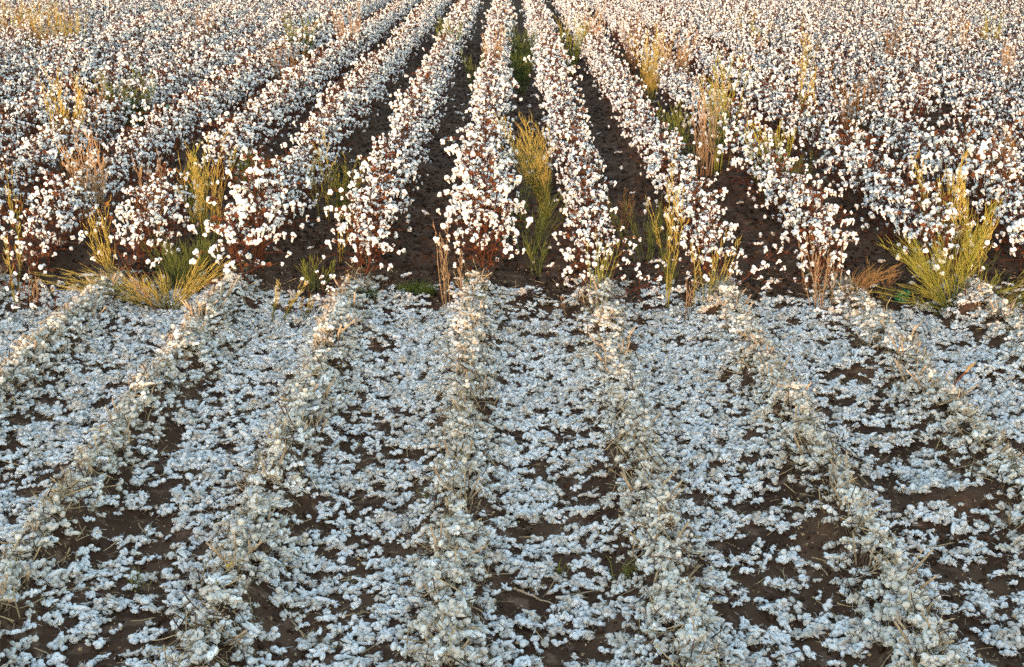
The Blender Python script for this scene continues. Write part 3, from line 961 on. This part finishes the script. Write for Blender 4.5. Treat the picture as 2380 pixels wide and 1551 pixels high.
# ------------------------------------------------------------------ single odds and ends
def stick(label, u0, v0, u1, v1, r0, m=M_STUB, name='dead_stalk', lift0=.01, lift1=.01):
    p, q = at(u0, v0), at(u1, v1)
    p.z = gz(p.x, p.y) + lift0; q.z = gz(q.x, q.y) + lift1
    b = MB(); rr = random.Random(int(u0 + v1)); n_ = 6
    pts_ = [p.lerp(q, t / n_) - p + Vector((rr.gauss(0, .004), rr.gauss(0, .004), abs(rr.gauss(0, .004)))) for t in range(n_ + 1)]
    b.tube(pts_, [r0 * (1 - .4 * t / n_) * rr.uniform(.9, 1.15) for t in range(n_ + 1)], 6)
    k = pts_[3]
    b.tube([k, k + Vector((rr.uniform(-.02, .02), .01, .02))], [r0 * .6, r0 * .3], 4)
    o = b.obj(name, [m]); o.location = p
    tag(o, label, 'dead stalk')


stick('grey dead stalk lying at the foot of the ridge near the bottom edge', 515, 1578 - 12, 580, 1583 - 12, .007)
stick('dark fallen stalk across the hollow left of the middle', 375, 1268, 485, 1275, .006, M_TWIG)
stick('long straw stalk lying left of the middle ridge', 790, 1312, 905, 1302, .004, M_STRAW)
stick('second pale stalk on the bare patch left of the middle ridge', 800, 1402, 870, 1390, .004, M_STRAW)
stick('brown stalk crossing the hollow right of the middle ridge', 1195, 1338, 1290, 1368, .006)
stick('forked brown stalk above bare soil right of the middle ridge', 1310, 1348, 1385, 1335, .005)
stick('tan stalk leaning on cotton by the third ridge right of the middle', 1640, 1098, 1700, 1085, .006)
stick('thick tan stalk half buried beside the second ridge right of the middle', 1632, 1348, 1690, 1358, .007)
stick('short tan stalk on soil near the second ridge right of the middle', 1622, 1290, 1660, 1288, .006)
stick('thin dark twig pointing up over cotton near the bottom edge', 1195, 1560, 1232, 1545, .0025, M_TWIG, lift1=.09)
stick('dark twig crossing the cotton of the middle ridge', 1068, 1480, 1090, 1450, .0025, M_TWIG, lift1=.05)
stick('long dark stalk lying on the right hand bare soil', 2150, 1352, 2230, 1362, .005, M_TWIG)
stick('straight dark twig over cotton near the second ridge right of the middle', 1560, 1150, 1610, 1175, .0025, M_TWIG, lift0=.05, lift1=.02)
stick('pale straw stalk standing beside the green plastic scrap', 2050, 752, 2066, 742, .004, M_STRAW, name='straw_stalk', lift1=.24)
stick('red brown branch fallen across soil at the cut edge', 1405, 728, 1500, 728, .005, M_STALK, name='fallen_branch', lift0=.12, lift1=.01)

# broken stalk with a frayed tan tip
p = at(2186, 962)
root = empty('broken_stalk', (p.x, p.y, gz(p.x, p.y)))
tag(root, 'leaning broken stalk with a frayed tan tip sticking up from the cotton', 'broken stalk')
pm = F / depth(p.y)
dx, dz = 72 / pm, 92 / pm
bend = [Vector((0, 0, -.02)), Vector((dx * .22, 0, dz * .30)), Vector((dx * .5, .01, dz * .58)), Vector((dx * .68, .01, dz * .74))]
b = MB(); b.tube(bend, [.005, .0055, .006, .007], 6); b.tube([bend[2], bend[2] + Vector((.03, -.01, -.02)), bend[2] + Vector((.035, -.01, -.07))], [.003, .002, .001], 3)
b.obj('stem', [M_LEAF], root)
b = MB()
for j in range(9):
    o_ = Vector((random.gauss(0, .004), random.gauss(0, .004), random.gauss(0, .003)))
    b.tube([bend[3] + o_ * .5, bend[3] + o_ * 2 + Vector((dx * .16, 0, dz * .16)), bend[3] + o_ * 2.4 + Vector((dx * .32, 0, dz * .30)) * random.uniform(.6, 1)], [.006, .005, .0012], 4)
b.obj('frayed_tip', [M_STRAW], root)


def crumple(name, label, cat, loc, sx, sz, m, seed, thick=.0015, rot=(0, 0, 0), n=9, amp=.25):
    b = MB(); vs = []
    for side in (0, 1):
        for i in range(n):
            for j in range(n):
                s, t = i / (n - 1) - .5, j / (n - 1) - .5
                w = noise.noise(Vector((s * 3 + seed, t * 3, 0))) * amp + .4 * amp * noise.noise(Vector((s * 8, t * 8, seed)))
                e = 1 - .35 * (2 * abs(t)) ** 3 + .2 * noise.noise(Vector((t * 4, seed, s)))
                vs.append((s * sx * e, w * sx + side * thick, (t + .12 * noise.noise(Vector((s * 4, 1, seed)))) * sz))
    fs = []
    for side in (0, 1):
        for i in range(n - 1):
            for j in range(n - 1):
                q = side * n * n + i * n + j
                f1, f2 = (q, q + 1, q + n + 1), (q, q + n + 1, q + n)
                fs += [f1, f2] if side else [f1[::-1], f2[::-1]]
    rim = [i * n for i in range(n)] + [(n - 1) * n + j for j in range(1, n)] + [i * n + n - 1 for i in range(n - 2, -1, -1)] + list(range(n - 2, 0, -1))
    for a_, b_ in zip(rim, rim[1:] + rim[:1]):
        fs += [(a_, b_, b_ + n * n), (a_, b_ + n * n, a_ + n * n)]
    b.add(vs, fs)
    o = b.obj(name, [m]); o.location = loc; o.rotation_euler = rot
    tag(o, label, cat)


M_GREEN = mat('green_plastic', (0.004, 0.075, 0.035), (0.012, 0.14, 0.06), 15, rough=.35, spec=.5)
M_YEL = mat('yellow_plastic', (0.75, 0.46, 0.02), (0.82, 0.55, 0.04), 20, rough=.5, spec=.3)
M_TEAL = mat('teal_plastic', (0.01, 0.12, 0.10), (0.02, 0.22, 0.18), 20, rough=.4, spec=.4)
M_HUSK = mat('husk', (0.42, 0.26, 0.12), (0.58, 0.40, 0.22), 40, rough=.9)
p = at(2097, 690); crumple('plastic_scrap', 'dark green crumpled plastic scrap caught under the big yellow green bush', 'plastic scrap', (p.x, p.y, gz(p.x, p.y) + .075), .105, .125, M_GREEN, 3, rot=(0.25, .35, .1))
p = at(541, 1374); crumple('plastic_strip', 'small bright yellow plastic strip lying on loose cotton', 'plastic strip', (p.x, p.y, gz(p.x, p.y) + .055), .050, .020, M_YEL, 8, rot=(-.5, -.5, .1), amp=.12)
p = at(404, 262, .5); crumple('teal_scrap', 'tiny teal plastic scrap caught among the left cotton plants', 'plastic scrap', (p.x, p.y - .25, .62), .06, .05, M_TEAL, 5, rot=(.2, .3, .3))
p = at(250, 1028); crumple('dry_husk', 'tan papery dry husk lying on the ridge among dirty cotton', 'husk', (p.x, p.y, gz(p.x, p.y) + .055), .085, .045, M_HUSK, 12, rot=(-.7, .15, .1))
p = at(118, 675); crumple('dry_leaf', 'curled orange dry leaf under the leftmost cotton plants', 'leaf', (p.x, p.y, gz(p.x, p.y) + .05), .06, .04, M_HUSK, 15, rot=(.3, .2, .2))
